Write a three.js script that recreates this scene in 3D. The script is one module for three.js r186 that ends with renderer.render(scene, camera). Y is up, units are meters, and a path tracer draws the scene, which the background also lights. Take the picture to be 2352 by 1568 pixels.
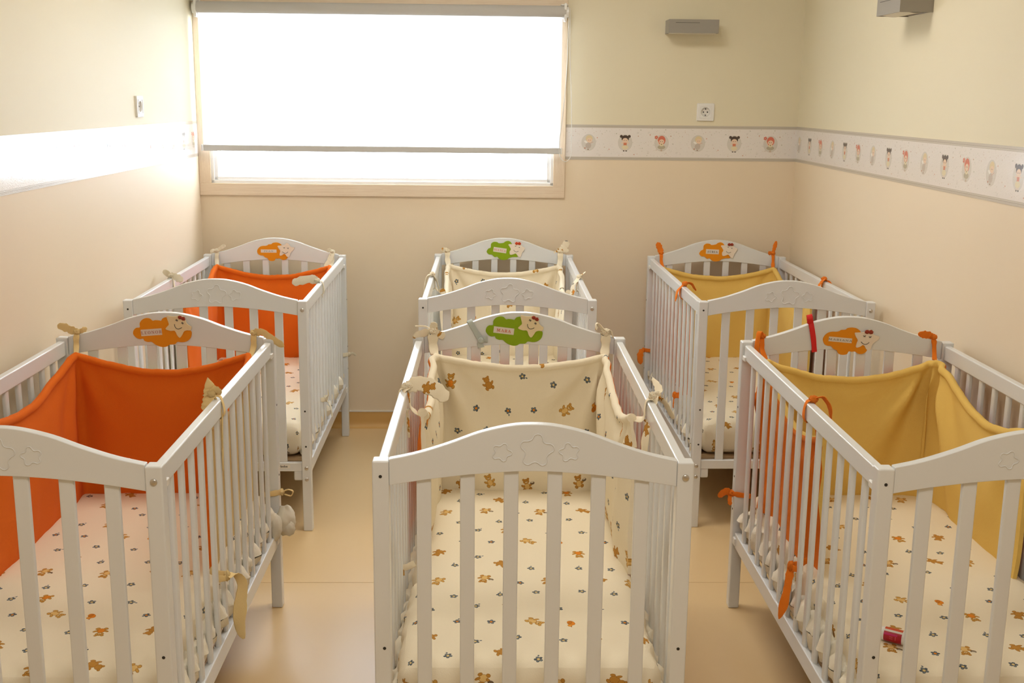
import * as THREE from 'three';
import { RoundedBoxGeometry } from 'three/addons/geometries/RoundedBoxGeometry.js';
import { mergeGeometries } from 'three/addons/utils/BufferGeometryUtils.js';
import { RectAreaLightUniformsLib } from 'three/addons/lights/RectAreaLightUniformsLib.js';
import { ImprovedNoise } from 'three/addons/math/ImprovedNoise.js';

// ---------------------------------------------------------------- camera, sky, light, exposure
// Room frame: x to the right, z towards the viewer, the window wall stands at z = 0.
const scene = new THREE.Scene();
const camera = new THREE.PerspectiveCamera(33.348, 1.5, 0.05, 60);
camera.position.set(0, 1.6296, 5.5614);
camera.rotation.set(-0.20978, -0.02671, 0.010915, 'YXZ');
const renderer = new THREE.WebGLRenderer({ antialias: true });
renderer.toneMapping = THREE.LinearToneMapping;
renderer.toneMappingExposure = 1.85;
renderer.shadowMap.enabled = true;
scene.background = new THREE.Color().setRGB(0.89, 1, 1.14);          // bright overcast daylight outside the window
scene.backgroundIntensity = 5.5;
// two ceiling panels, above the picture (their fittings are built with the room)
RectAreaLightUniformsLib.init();
const PANELS = [[0.08, 1.7], [0.08, 4.6]], PANEL_W = 1.2, PANEL_D = 0.6, PANEL_LIGHT = 4.8, PANEL_COLOUR = new THREE.Color().setRGB(1, 0.94, 0.85);
for (const [x, z] of PANELS) {
  const l = new THREE.RectAreaLight(PANEL_COLOUR, PANEL_LIGHT, PANEL_W - 0.04, PANEL_D - 0.04);
  l.position.set(x, 2.696, z); l.lookAt(x, 0, z); l.castShadow = true; scene.add(l);
}

// ---------------------------------------------------------------- helpers
let seed = 7;
const rnd = () => { seed = (seed * 16807) % 2147483647; return seed / 2147483647; };
const V = (x, y, z) => new THREE.Vector3(x, y, z);
const noise = new ImprovedNoise();
const nz = (x, y, z = 0.37) => noise.noise(x, y, z);
const smooth = (a, b, x) => { const t = Math.min(1, Math.max(0, (x - a) / (b - a))); return t * t * (3 - 2 * t); };
const lerp = (a, b, t) => a + (b - a) * t;
const lin = (r, g, b) => new THREE.Color().setRGB(r, g, b);

const taken = {};
const numbered = (n) => { const k = (taken[n] = (taken[n] ?? -1) + 1); return k ? `${n}_${String(k).padStart(3, '0')}` : n; };
function part(name, geo, mat, parent) {
  const m = new THREE.Mesh(geo, mat); m.name = name; m.castShadow = m.receiveShadow = true; (parent ?? scene).add(m); return m;
}
function thing(name, label, category, pos = [0, 0, 0], turn = 0, group) {
  const g = new THREE.Group(); g.name = numbered(name); g.position.set(...pos); g.rotation.y = turn;
  g.userData = { label, category }; if (group) g.userData.group = group; scene.add(g); return g;
}
function struct(name, geo, mat, label) {
  const o = geo ? new THREE.Mesh(geo, mat) : new THREE.Group(); o.name = name; o.userData = { kind: 'structure' };
  if (label) o.userData.label = label;
  if (geo) o.castShadow = o.receiveShadow = true; scene.add(o); return o;
}
const box = (x0, x1, y0, y1, z0, z1) => new THREE.BoxGeometry(x1 - x0, y1 - y0, z1 - z0).translate((x0 + x1) / 2, (y0 + y1) / 2, (z0 + z1) / 2);
const rbox = (x0, x1, y0, y1, z0, z1, r = 0.002, s = 2) => new RoundedBoxGeometry(x1 - x0, y1 - y0, z1 - z0, s, r).translate((x0 + x1) / 2, (y0 + y1) / 2, (z0 + z1) / 2);
function tint(geo, c) {
  const n = geo.attributes.position.count, a = new Float32Array(n * 3);
  for (let i = 0; i < n; i++) a.set(c, i * 3);
  geo.setAttribute('color', new THREE.BufferAttribute(a, 3)); return geo;
}
const merge = (list) => mergeGeometries(list.map((g) => (g.index ? g.toNonIndexed() : g)));
function grid(nu, nv, fn, closeU = false) {          // a parametric sheet; fn(u, v) -> { p, uv }
  const pos = [], uv = [], idx = [];
  for (let i = 0; i <= nu; i++) for (let j = 0; j <= nv; j++) {
    const q = fn(i / nu, j / nv); pos.push(q.p.x, q.p.y, q.p.z); uv.push(...(q.uv ?? [i / nu, j / nv]));
  }
  for (let i = 0; i < nu; i++) for (let j = 0; j < nv; j++) {
    const a = i * (nv + 1) + j, b = a + nv + 1; idx.push(a, b, a + 1, b, b + 1, a + 1);
  }
  const g = new THREE.BufferGeometry();
  g.setAttribute('position', new THREE.Float32BufferAttribute(pos, 3)); g.setAttribute('uv', new THREE.Float32BufferAttribute(uv, 2));
  g.setIndex(idx); g.computeVertexNormals(); return g;
}
// a flat cloth band swept along points; side gives the direction of its width
function ribbon(pts, width, thick, side, { n = 28, taper = 0, crumple = 0.25, s0 = 0, round = 0 } = {}) {
  const c = new THREE.CatmullRomCurve3(pts), ring = 8;
  const pos = [], idx = [], uv = [];
  for (let i = 0; i <= n; i++) {
    const t = i / n, p = c.getPoint(t), T = c.getTangent(t).normalize();
    const W = side.clone().addScaledVector(T, -side.dot(T)).normalize(), N = T.clone().cross(W);
    const cr = 1 + crumple * nz(t * 9 + s0, s0 * 3.1), w = (width / 2) * cr * (1 - taper * t) * (round && t > 1 - round ? Math.sqrt(Math.max(0.02, 1 - ((t - 1 + round) / round) ** 2)) : 1), h = (thick / 2) * (1 + 0.6 * nz(t * 12, s0 + 4));
    const bend = crumple * width * 0.5 * nz(t * 6 + s0 + 9, 1.3);
    for (let k = 0; k <= ring; k++) {
      const a = (k / ring) * 2 * Math.PI, cx = Math.sign(Math.cos(a)) * Math.pow(Math.abs(Math.cos(a)), 0.6), cy = Math.sin(a);
      const q = p.clone().addScaledVector(W, w * cx).addScaledVector(N, h * cy + bend * cx * cx);
      pos.push(q.x, q.y, q.z); uv.push(w * cx + 0.07, t * 0.2 + s0);
    }
  }
  for (let i = 0; i < n; i++) for (let k = 0; k < ring; k++) { const a = i * (ring + 1) + k, b = a + ring + 1; idx.push(a, a + 1, b, b, a + 1, b + 1); }
  for (const [i, f] of [[0, 1], [n, 0]]) for (let k = 1; k < ring - 1; k++) { const a = i * (ring + 1); f ? idx.push(a, a + k + 1, a + k) : idx.push(a, a + k, a + k + 1); }
  const g = new THREE.BufferGeometry();
  g.setAttribute('position', new THREE.Float32BufferAttribute(pos, 3)); g.setAttribute('uv', new THREE.Float32BufferAttribute(uv, 2)); g.setIndex(idx); g.computeVertexNormals(); return g;
}
function lump(p, rx, ry, rz, s = 0, amp = 0.3) {
  const g = new THREE.SphereGeometry(1, 20, 14), a = g.attributes.position;
  for (let i = 0; i < a.count; i++) {
    const v = V(a.getX(i), a.getY(i), a.getZ(i)), k = 1 + amp * nz(v.x * 2.3 + s, v.y * 2.3, v.z * 2.3 + s);
    a.setXYZ(i, p.x + v.x * rx * k, p.y + v.y * ry * k, p.z + v.z * rz * k);
  }
  g.computeVertexNormals(); return g;
}
const closedPts = (pts, n = 120) => new THREE.CatmullRomCurve3(pts.map(([x, y]) => V(x, y, 0)), true, 'catmullrom', 0.5).getPoints(n).slice(0, n).map((p) => new THREE.Vector2(p.x, p.y));
const plate = (pts, depth, bevel = 0.0004) => new THREE.ExtrudeGeometry(new THREE.Shape(pts), { depth, bevelEnabled: true, bevelThickness: bevel, bevelSize: bevel, bevelSegments: 1, curveSegments: 8 });

// ---------------------------------------------------------------- textures
function canvasTexture(w, h, draw, srgb = true) {
  const c = document.createElement('canvas'); c.width = w; c.height = h; draw(c.getContext('2d'), w, h);
  const t = new THREE.CanvasTexture(c); t.wrapS = t.wrapT = THREE.RepeatWrapping; if (srgb) t.colorSpace = THREE.SRGBColorSpace; t.magFilter = THREE.LinearFilter; return t;
}
function noiseTexture(n, fn) {
  const d = new Uint8Array(n * n * 4);
  for (let y = 0; y < n; y++) for (let x = 0; x < n; x++) { const v = Math.max(0, Math.min(255, 255 * fn(x / n, y / n))); const i = (y * n + x) * 4; d[i] = d[i + 1] = d[i + 2] = v; d[i + 3] = 255; }
  const t = new THREE.DataTexture(d, n, n); t.wrapS = t.wrapT = THREE.RepeatWrapping; t.magFilter = THREE.LinearFilter; t.needsUpdate = true; return t;
}
const weave = noiseTexture(256, () => 0.35 + 0.5 * rnd());
weave.repeat.set(5, 5);
const plaster = noiseTexture(256, (x, y) => 0.5 + 0.35 * nz(x * 32, y * 32) + 0.25 * (rnd() - 0.5));
plaster.repeat.set(3, 3);

function ell(c, x, y, rx, ry, rot, fill, stroke, lw = 2) {
  c.beginPath(); c.ellipse(x, y, rx, ry, rot, 0, 7); if (fill) { c.fillStyle = fill; c.fill(); } if (stroke) { c.strokeStyle = stroke; c.lineWidth = lw; c.stroke(); }
}
function flower(c, x, y, s, rot, core) {
  c.save(); c.translate(x, y); c.rotate(rot);
  for (let k = 0; k < 5; k++) { c.save(); c.rotate((k * 2 * Math.PI) / 5); ell(c, 0, -s * 0.62, s * 0.3, s * 0.36, 0, k % 2 ? '#59656e' : '#7b8488', '#3c4650', s * 0.1); c.restore(); }
  ell(c, 0, 0, s * 0.36, s * 0.36, 0, core, '#8a6a3a', s * 0.07);
  if (rnd() > 0.4) { ell(c, s * 1.15, s * 0.7, s * 0.28, s * 0.16, 0.6, '#6b7780', '#46525c', s * 0.07); }
  c.restore();
}
function bear(c, x, y, s, rot, kind) {
  const tan = ['#c9953f', '#c48c38', '#d3a24e'][kind % 3], dark = '#a06a22';
  c.save(); c.translate(x, y); c.rotate(rot);
  if (kind === 1) {                                  // seen from behind: one plain colour
    ell(c, 0, s * 0.5, s * 0.55, s * 0.62, 0, tan, dark, 2); ell(c, 0, -s * 0.4, s * 0.45, s * 0.42, 0, tan, dark, 2);
    for (const k of [-1, 1]) { ell(c, k * s * 0.36, -s * 0.75, s * 0.17, s * 0.17, 0, tan, dark, 2); ell(c, k * s * 0.5, s * 1.05, s * 0.2, s * 0.3, k * 0.4, tan, dark, 2); ell(c, k * s * 0.65, s * 0.3, s * 0.16, s * 0.34, k * 0.7, tan, dark, 2); }
  } else if (kind === 3) {                           // a small bird
    ell(c, 0, 0, s * 0.6, s * 0.42, 0.2, '#e88a1a', '#b76a14', 2); ell(c, s * 0.55, -s * 0.35, s * 0.28, s * 0.26, 0, '#efa53a', '#b76a14', 2);
    ell(c, -s * 0.1, -s * 0.1, s * 0.4, s * 0.2, -0.7, '#cf7b16', '#a8610f', 2); ell(c, s * 0.9, -s * 0.3, s * 0.16, s * 0.07, 0, '#b45b10');
  } else {
    ell(c, 0, s * 0.55, s * 0.52, s * 0.56, 0, kind === 0 ? '#e58a1c' : '#e8c27a', dark, 2);
    for (const k of [-1, 1]) { ell(c, k * s * 0.48, s * 1.05, s * 0.22, s * 0.3, k * 0.5, tan, dark, 2); ell(c, k * s * 0.62, s * 0.35, s * 0.17, s * 0.34, k * 0.8, tan, dark, 2); ell(c, k * s * 0.38, -s * 0.78, s * 0.18, s * 0.18, 0, tan, dark, 2); }
    ell(c, 0, -s * 0.4, s * 0.48, s * 0.42, 0, tan, dark, 2); ell(c, 0, -s * 0.26, s * 0.22, s * 0.17, 0, '#ecd29a', dark, 1.5); ell(c, 0, -s * 0.34, s * 0.07, s * 0.05, 0, '#4a3420');
    for (const k of [-1, 1]) ell(c, k * s * 0.18, -s * 0.5, s * 0.045, s * 0.055, 0, '#4a3420');
    if (kind === 4) { ell(c, s * 0.95, s * 0.1, s * 0.32, s * 0.26, 0, '#7d6a50', '#5a4630', 2); ell(c, s * 0.95, -s * 0.05, s * 0.26, s * 0.12, 0, '#efe6d2', '#8a7654', 1.5); }
  }
  c.restore();
}
const PRINT = 0.5;                                    // metres covered by one tile of the cotton print
const printed = canvasTexture(1024, 1024, (c, w, h) => {
  c.fillStyle = '#f6ead0'; c.fillRect(0, 0, w, h);
  const put = (draw, x, y) => { const s0 = seed; for (const dx of [-w, 0, w]) for (const dy of [-h, 0, h]) if (x + dx > -150 && x + dx < w + 150 && y + dy > -150 && y + dy < h + 150) { seed = s0; draw(x + dx, y + dy); } };
  let n = 0, m = 0, owed = 0;
  const bearAt = () => { owed += 0.25 + 0.22 * rnd(); if (owed > 1 || (owed > 0.7 && rnd() > 0.6)) { owed -= 1; return true; } return false; };
  for (let i = 0; i < 5; i++) for (let j = 0; j < 6; j++) {
    const x = ((i + 0.5 + (rnd() - 0.5) * 0.45 + (j % 2) * 0.5) / 5) * w, y = ((j + 0.5 + (rnd() - 0.5) * 0.4) / 6) * h, rot = (rnd() - 0.5) * 2.6, k = n++;
    if (bearAt()) { const kind = [0, 1, 2, 4, 3, 1, 0, 2, 1, 4][m++ % 10]; put((a, b) => bear(c, a, b, 40, rot, kind), x, y); }
    else put((a, b) => flower(c, a, b, 21, rot, ['#eb8c1f', '#e8cf8e', '#e8cf8e'][k % 3]), x, y);
  }
});
printed.repeat.set(1 / PRINT, 1 / PRINT);

const BORDER_LEN = 0.529, BORDER_Y0 = 1.345, BORDER_Y1 = 1.512;
const borderPrint = canvasTexture(1536, 484, (c, w, h) => {
  c.fillStyle = '#efe9e4'; c.fillRect(0, 0, w, h);
  for (let i = 0; i < 240; i++) { const x = rnd() * w, y = 50 + rnd() * (h - 100), r = 2 + rnd() * 5; ell(c, x, y, r, r * (0.6 + rnd() * 0.5), 0, ['#d9d2c8', '#ddd6ce', '#cfcfc2', '#d8c3b6', '#e0d9d2'][i % 5]); }
  for (let i = 0; i < 14; i++) ell(c, rnd() * w, 60 + rnd() * (h - 120), 7, 7, 0, ['#d59a84', '#b9b8a6', '#c9a48e'][i % 3]);
  for (let i = 0; i < 10; i++) { const x = rnd() * w, y = 70 + rnd() * (h - 140); c.strokeStyle = '#c9c3ba'; c.lineWidth = 2; for (let k = 0; k < 3; k++) { c.beginPath(); c.moveTo(x, y + k * 9); c.lineTo(x + 34 - k * 6, y + k * 9); c.stroke(); } }
  const disc = (x) => ell(c, x, 244, 98, 112, 0, '#dcd6cd', '#d2cbc1', 3);
  const skin = '#f0d3b8';
  // a fair-haired child
  disc(256); ell(c, 262, 190, 48, 46, 0, '#e6d3a6'); ell(c, 266, 214, 36, 32, 0, skin); ell(c, 252, 288, 40, 42, 0.3, '#c9bdb2'); ell(c, 216, 236, 26, 14, 0.5, '#f5f1ea'); c.strokeStyle = '#d9a48a'; c.lineWidth = 6; c.beginPath(); c.moveTo(266, 262); c.lineTo(318, 236); c.stroke();
  ell(c, 206, 322, 9, 9, 0, '#c0785a'); ell(c, 250, 340, 11, 6, 0, '#8a6a52'); ell(c, 254, 212, 4, 5, 0, '#8a6a52'); ell(c, 278, 212, 4, 5, 0, '#8a6a52');
  // a child with two dark hair buns
  disc(768); for (const k of [-1, 1]) { ell(c, 768 + k * 56, 156, 20, 20, 0, '#3f2c22'); c.strokeStyle = skin; c.lineWidth = 12; c.beginPath(); c.moveTo(768, 258); c.lineTo(768 + k * 54, 242); c.stroke(); ell(c, 768 + k * 17, 356, 11, 8, 0, '#3f3a36'); ell(c, 768 + k * 14, 332, 5, 20, 0, skin); }
  ell(c, 768, 186, 52, 46, 0, '#3f2c22'); ell(c, 768, 212, 40, 34, 0, skin); c.fillStyle = '#d9805a'; c.fillRect(746, 244, 44, 40); ell(c, 768, 306, 46, 28, 0, '#e8dcb8'); for (const k of [-1, 1]) ell(c, 768 + k * 14, 212, 4, 6, 0, '#4a3428');
  // a child in a red hood
  disc(1280); ell(c, 1280, 206, 54, 62, 0, '#dd7358'); ell(c, 1280, 224, 36, 32, 0, skin); ell(c, 1280, 300, 54, 28, 0, '#b9ae94'); ell(c, 1280, 268, 30, 20, 0, '#e8dcb8'); ell(c, 1280, 344, 14, 14, 0, '#cdb8a4'); for (const k of [-1, 1]) ell(c, 1280 + k * 13, 222, 4, 6, 0, '#4a3428');
  c.strokeStyle = skin; c.lineWidth = 10; c.beginPath(); c.moveTo(1250, 270); c.lineTo(1216, 196); c.stroke(); for (let k = 0; k < 5; k++) ell(c, 1204 + 15 * Math.cos(k * 1.257), 166 + 15 * Math.sin(k * 1.257), 11, 11, 0, '#d8745c'); ell(c, 1280, 262, 6, 8, 0, '#8a5a34');
  for (const [y0, y1, f] of [[0, 22, '#c9c0b2'], [22, 27, '#a89d8c'], [27, 38, '#d2cabd'], [38, 42, '#b5aa99'], [h - 42, h - 38, '#b5aa99'], [h - 38, h - 27, '#d2cabd'], [h - 27, h - 22, '#a89d8c'], [h - 22, h, '#c9c0b2']]) { c.fillStyle = f; c.fillRect(0, y0, w, y1 - y0); }
});
const nameCard = (text, ink) => canvasTexture(256, 84, (c, w, h) => {
  c.fillStyle = '#e6dcd2'; c.fillRect(0, 0, w, h); c.fillStyle = ink; c.textAlign = 'center'; c.textBaseline = 'middle';
  const size = text.length > 6 ? 46 : 52; c.font = `bold ${size}px serif`; c.fillText(text.split('').join('\u200a'), w / 2, h / 2 + 3);
});
const makerMark = canvasTexture(256, 64, (c, w, h) => { c.fillStyle = '#efece6'; c.fillRect(0, 0, w, h); c.fillStyle = '#2f3336'; c.textAlign = 'center'; c.textBaseline = 'middle'; c.font = 'bold 52px sans-serif'; c.fillText('arbebe', w / 2, h / 2); });
const marbleMap = canvasTexture(512, 512, (c, w, h) => {
  const im = c.createImageData(w, h);
  for (let y = 0; y < h; y++) for (let x = 0; x < w; x++) {
    const v = 0.5 * nz(x / 60, y / 60) + 0.3 * nz(x / 22, y / 22, 3) + 0.2 * nz(x / 8, y / 8, 5), i = (y * w + x) * 4;
    im.data[i] = 232 + 16 * v; im.data[i + 1] = 212 + 22 * v; im.data[i + 2] = 186 + 26 * v; im.data[i + 3] = 255;
  }
  c.putImageData(im, 0, 0);
});
marbleMap.repeat.set(2, 2);
const tubePrint = canvasTexture(360, 128, (c, w, h) => {      // one pixel per degree round the tube, 0 at the top
  c.fillStyle = '#b3122c'; c.fillRect(0, 0, w, h);
  c.fillStyle = '#cf4a1c'; c.fillRect(330, 0, 30, h); c.fillRect(0, 0, 23, h); c.fillStyle = '#e2dcd4'; c.fillRect(23, 0, 20, h); c.fillRect(318, 0, 12, h);
  c.fillStyle = '#c81f6e'; c.fillRect(58, 30, 14, h - 30); c.fillStyle = '#d46a72'; c.fillRect(74, 40, 34, 5); c.fillRect(80, 62, 5, 24); c.fillRect(96, 62, 5, 24);
});

// ---------------------------------------------------------------- materials
const std = (o) => new THREE.MeshStandardMaterial(o), phy = (o) => new THREE.MeshPhysicalMaterial(o);
const M = {
  wall: std({ vertexColors: true, roughness: 0.55 }),
  ceiling: std({ color: lin(0.86, 0.84, 0.79), roughness: 0.9 }),
  floor: std({ color: lin(0.79, 0.575, 0.305), roughness: 0.29 }),
  base: std({ color: lin(0.72, 0.44, 0.15), roughness: 0.5 }),
  sealant: std({ color: lin(0.85, 0.82, 0.76), roughness: 0.5 }),
  border: phy({ map: borderPrint, roughness: 0.3, clearcoat: 1, clearcoatRoughness: 0.12, bumpMap: plaster, bumpScale: 0.0008 }),
  marble: std({ map: marbleMap, roughness: 0.35 }),
  frame: std({ color: lin(0.88, 0.86, 0.83), roughness: 0.35 }),
  glass: phy({ color: 0xffffff, transmission: 1, thickness: 0, roughness: 0, ior: 1.5 }),
  blind: phy({ color: lin(0.92, 0.92, 0.9), transmission: 0.55, thickness: 0, roughness: 1, side: THREE.DoubleSide }),
  roll: std({ color: lin(0.55, 0.53, 0.5), roughness: 0.8 }),
  bar: std({ color: lin(0.62, 0.62, 0.61), roughness: 0.5 }),
  plastic: std({ color: lin(0.86, 0.85, 0.82), roughness: 0.3 }),
  dark: std({ color: lin(0.03, 0.028, 0.025), roughness: 0.7 }),
  grey: std({ color: lin(0.34, 0.315, 0.275), roughness: 0.5, metalness: 0.1 }),
  diffuser: std({ color: lin(0.82, 0.78, 0.68), roughness: 0.5 }),
  paint: phy({ color: lin(0.79, 0.815, 0.835), roughness: 0.3, clearcoat: 0.35, clearcoatRoughness: 0.18 }),
  board: std({ color: lin(0.42, 0.28, 0.15), roughness: 0.6 }),
  steel: std({ color: lin(0.6, 0.58, 0.55), roughness: 0.3, metalness: 1 }),
  mark: std({ map: makerMark, roughness: 0.4 }),
  sheet: std({ map: printed, roughness: 0.95, bumpMap: weave, bumpScale: 0.0006 }),
  hem: std({ color: lin(0.86, 0.8, 0.66), roughness: 0.95, bumpMap: weave, bumpScale: 0.0008 }),
  orange: std({ color: lin(0.79, 0.155, 0.004), roughness: 0.95, bumpMap: weave, bumpScale: 0.0008 }),
  tangerine: std({ color: lin(0.88, 0.22, 0.012), roughness: 0.95, bumpMap: weave, bumpScale: 0.0008 }),
  yellow: std({ color: lin(0.85, 0.575, 0.15), roughness: 0.95, bumpMap: weave, bumpScale: 0.0008 }),
  cream: std({ color: lin(0.86, 0.65, 0.31), roughness: 0.95, bumpMap: weave, bumpScale: 0.0008 }),
  ivory: std({ color: lin(0.84, 0.77, 0.6), roughness: 0.95, bumpMap: weave, bumpScale: 0.0008 }),
  orangeFelt: std({ color: lin(0.83, 0.3, 0.008), roughness: 1 }),
  greenFelt: std({ color: lin(0.27, 0.42, 0.01), roughness: 1 }),
  starFelt: std({ color: lin(0.86, 0.72, 0.46), roughness: 1 }),
  paleFelt: std({ color: lin(0.88, 0.78, 0.66), roughness: 1 }),
  bowFelt: std({ color: lin(0.33, 0.05, 0.025), roughness: 1 }),
  redFelt: std({ color: lin(0.6, 0.07, 0.02), roughness: 1 }),
  thread: std({ color: lin(0.06, 0.06, 0.06), roughness: 0.9 }),
  red: std({ color: lin(0.72, 0.012, 0.012), roughness: 0.6 }),
  blue: std({ color: lin(0.5, 0.56, 0.54), roughness: 0.6 }),
  tube: std({ map: tubePrint, roughness: 0.3 }),
};

// ---------------------------------------------------------------- the room
const XL = -1.362, XR = 1.517, ZF = 7.2, H = 2.72, T = 0.22;
const UP = [0.82, 0.75, 0.56], LOW = [0.86, 0.725, 0.54];
const WIN = { x0: -1.305, x1: 0.339, y0: 1.218, y1: 2.045 };
const SPLIT = 1.43;
{
  // floor of two welded vinyl sheets, their seam 1.89 m from the window wall
  const floor = struct('floor');
  part('floor_slab', box(XL - T, XR + T, -0.2, -0.004, -T, ZF + T), M.base, floor);
  part('vinyl_sheet', box(XL, XR, -0.004, 0, 0, 1.893), M.floor, floor);
  part('vinyl_sheet_001', box(XL, XR, -0.004, 0, 1.8955, ZF), M.floor, floor);
  struct('ceiling', box(XL - T, XR + T, H, H + 0.2, -T, ZF + T), M.ceiling);
  const two = (x0, x1, z0, z1) => [tint(box(x0, x1, 0, SPLIT, z0, z1), LOW), tint(box(x0, x1, SPLIT, H, z0, z1), UP)];
  struct('wall_left', merge(two(XL - T, XL, -T, ZF + T)), M.wall);
  struct('wall_right', merge(two(XR, XR + T, -T, ZF + T)), M.wall);
  struct('wall_front', tint(box(XL, XR, 0, H, ZF, ZF + T), [0.82, 0.82, 0.81]), M.wall);
  struct('wall_back', merge([
    tint(box(XL, XR, 0, WIN.y0, -T, 0), LOW), tint(box(XL, XR, WIN.y1, H, -T, 0), UP),
    tint(box(XL, WIN.x0, WIN.y0, SPLIT, -T, 0), LOW), tint(box(XL, WIN.x0, SPLIT, WIN.y1, -T, 0), UP),
    tint(box(WIN.x1, XR, WIN.y0, SPLIT, -T, 0), LOW), tint(box(WIN.x1, XR, SPLIT, WIN.y1, -T, 0), UP)]), M.wall);
  // coved vinyl skirting with a pale sealant line on top
  const prof = new THREE.Shape(); prof.moveTo(0, 0); prof.lineTo(0.03, 0); prof.quadraticCurveTo(0.006, 0.002, 0.004, 0.03); prof.lineTo(0.0035, 0.08); prof.lineTo(0, 0.08); prof.closePath();
  const skirt = (side, len, place) => {
    const b = struct(`baseboard_${side}`), g = new THREE.ExtrudeGeometry(prof, { depth: len, bevelEnabled: false });
    part('coved_vinyl', place(g), M.base, b);
    part('sealant_strip', place(box(0, 0.006, 0.08, 0.0865, 0, len)), M.sealant, b);
  };
  skirt('left', ZF, (g) => g.translate(XL, 0, 0));
  skirt('right', ZF, (g) => g.rotateY(Math.PI).translate(XR, 0, ZF));
  skirt('back', XR - XL, (g) => g.rotateY(-Math.PI / 2).translate(XR, 0, 0));

  // printed wallpaper border on three walls
  const strip = (name, len, u0, place) => {
    const g = box(0, len, 0, BORDER_Y1 - BORDER_Y0, 0, 0.0012), p = g.attributes.position, uv = g.attributes.uv;
    for (let i = 0; i < p.count; i++) uv.setXY(i, u0 + p.getX(i) / BORDER_LEN, p.getY(i) / (BORDER_Y1 - BORDER_Y0));
    struct(name, place(g), M.border);
  };
  strip('trim_1', XR - 0.396, (0.396 - 0.5076) / BORDER_LEN + 1 / 6, (g) => g.translate(0.396, BORDER_Y0, 0));
  strip('trim_2', ZF, 1 / 6 - 0.05 / BORDER_LEN, (g) => g.rotateY(-Math.PI / 2).translate(XR, BORDER_Y0, 0));
  strip('trim_3', ZF, 0.4, (g) => g.rotateY(Math.PI / 2).translate(XL, BORDER_Y0, ZF));
}
// window: stone surround, stepped white frame, pane
{
  const w = struct('window_1'), o = { x0: -1.3615, x1: 0.395, y0: 1.16, y1: 2.1 };
  const bar = (x0, x1, y0, y1, z0, z1, r) => rbox(x0, x1, y0, y1, z0, z1, r);
  part('sill_slab', bar(o.x0, o.x1, o.y0, WIN.y0, -0.1, 0.012, 0.002), M.marble, w);
  part('head_slab', bar(o.x0, o.x1, WIN.y1, o.y1, -0.1, 0.012, 0.002), M.marble, w);
  part('jamb_slab', bar(o.x0, WIN.x0, WIN.y0, WIN.y1, -0.1, 0.012, 0.002), M.marble, w);
  part('jamb_slab_001', bar(WIN.x1, o.x1, WIN.y0, WIN.y1, -0.1, 0.012, 0.002), M.marble, w);
  const ring = (a, b, z0, z1, name) => {
    const { x0, x1, y0, y1 } = WIN;
    part(name, merge([bar(x0 + a, x1 - a, y0 + a, y0 + b, z0, z1, 0.0015), bar(x0 + a, x1 - a, y1 - b, y1 - a, z0, z1, 0.0015), bar(x0 + a, x0 + b, y0 + a, y1 - a, z0, z1, 0.0015), bar(x1 - b, x1 - a, y0 + a, y1 - a, z0, z1, 0.0015)]), M.frame, w);
  };
  ring(0, 0.014, -0.06, 0.004, 'outer_frame'); ring(0.012, 0.03, -0.062, -0.006, 'sash_frame');
  part('pane', new THREE.PlaneGeometry(WIN.x1 - WIN.x0 - 0.05, WIN.y1 - WIN.y0 - 0.05).translate((WIN.x0 + WIN.x1) / 2, (WIN.y0 + WIN.y1) / 2, -0.045), M.glass, w);
}
// roller blind
{
  const b = thing('roller_blind', 'white translucent roller blind pulled most of the way down over the wide window', 'roller blind', [-0.473, 2.026, 0.045]);
  const x0 = -0.855, x1 = 0.845;
  part('roll', new THREE.CylinderGeometry(0.03, 0.03, x1 - x0 + 0.012, 32).rotateZ(Math.PI / 2), M.roll, b);
  part('shade_cloth', grid(60, 12, (u, v) => ({ p: V(lerp(x0 + 0.006, x1 - 0.006, u), lerp(-0.005, -0.632, v), 0.02 + 0.0015 * nz(u * 7, v * 2) * v) })), M.blind, b);
  const bb = part('bottom_bar', rbox(x0 + 0.004, x1 - 0.004, -0.652, -0.624, 0.013, 0.027, 0.004), M.bar, b);
  for (const [x, s] of [[x0, -1], [x1, 1]]) part('end_cap', rbox(x + s * 0.001 - 0.004, x + s * 0.001 + 0.002, -0.653, -0.623, 0.012, 0.028, 0.002), M.plastic, bb);
  for (const [x, s] of [[x0 - 0.006, -1], [x1 + 0.008, 1]]) {
    const k = part('bracket', merge([rbox(x - 0.006, x + 0.006, -0.042, 0.04, -0.033, 0.028, 0.003), rbox(x - 0.02, x + 0.014, 0.03, 0.036, -0.033, 0.01, 0.002)]), M.plastic, b);
    part('drive_wheel', new THREE.CylinderGeometry(0.025, 0.027, 0.012, 24).rotateZ(Math.PI / 2).translate(x + s * 0.009, 0, 0.002), M.plastic, k);
  }
  const pts = [[0.868, 0.02, 0.01], [0.868, -0.1, 0.014], [0.862, -0.3, 0.016], [0.845, -0.5, 0.034], [0.834, -0.6, 0.04], [0.84, -0.665, 0.038], [0.864, -0.688, 0.03], [0.889, -0.665, 0.024], [0.893, -0.6, 0.02], [0.888, -0.4, 0.016], [0.878, -0.2, 0.014], [0.874, 0.02, 0.01]];
  part('pull_chain', new THREE.TubeGeometry(new THREE.CatmullRomCurve3(pts.map((q) => V(...q))), 120, 0.0017, 6), M.plastic, b);
}
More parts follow.
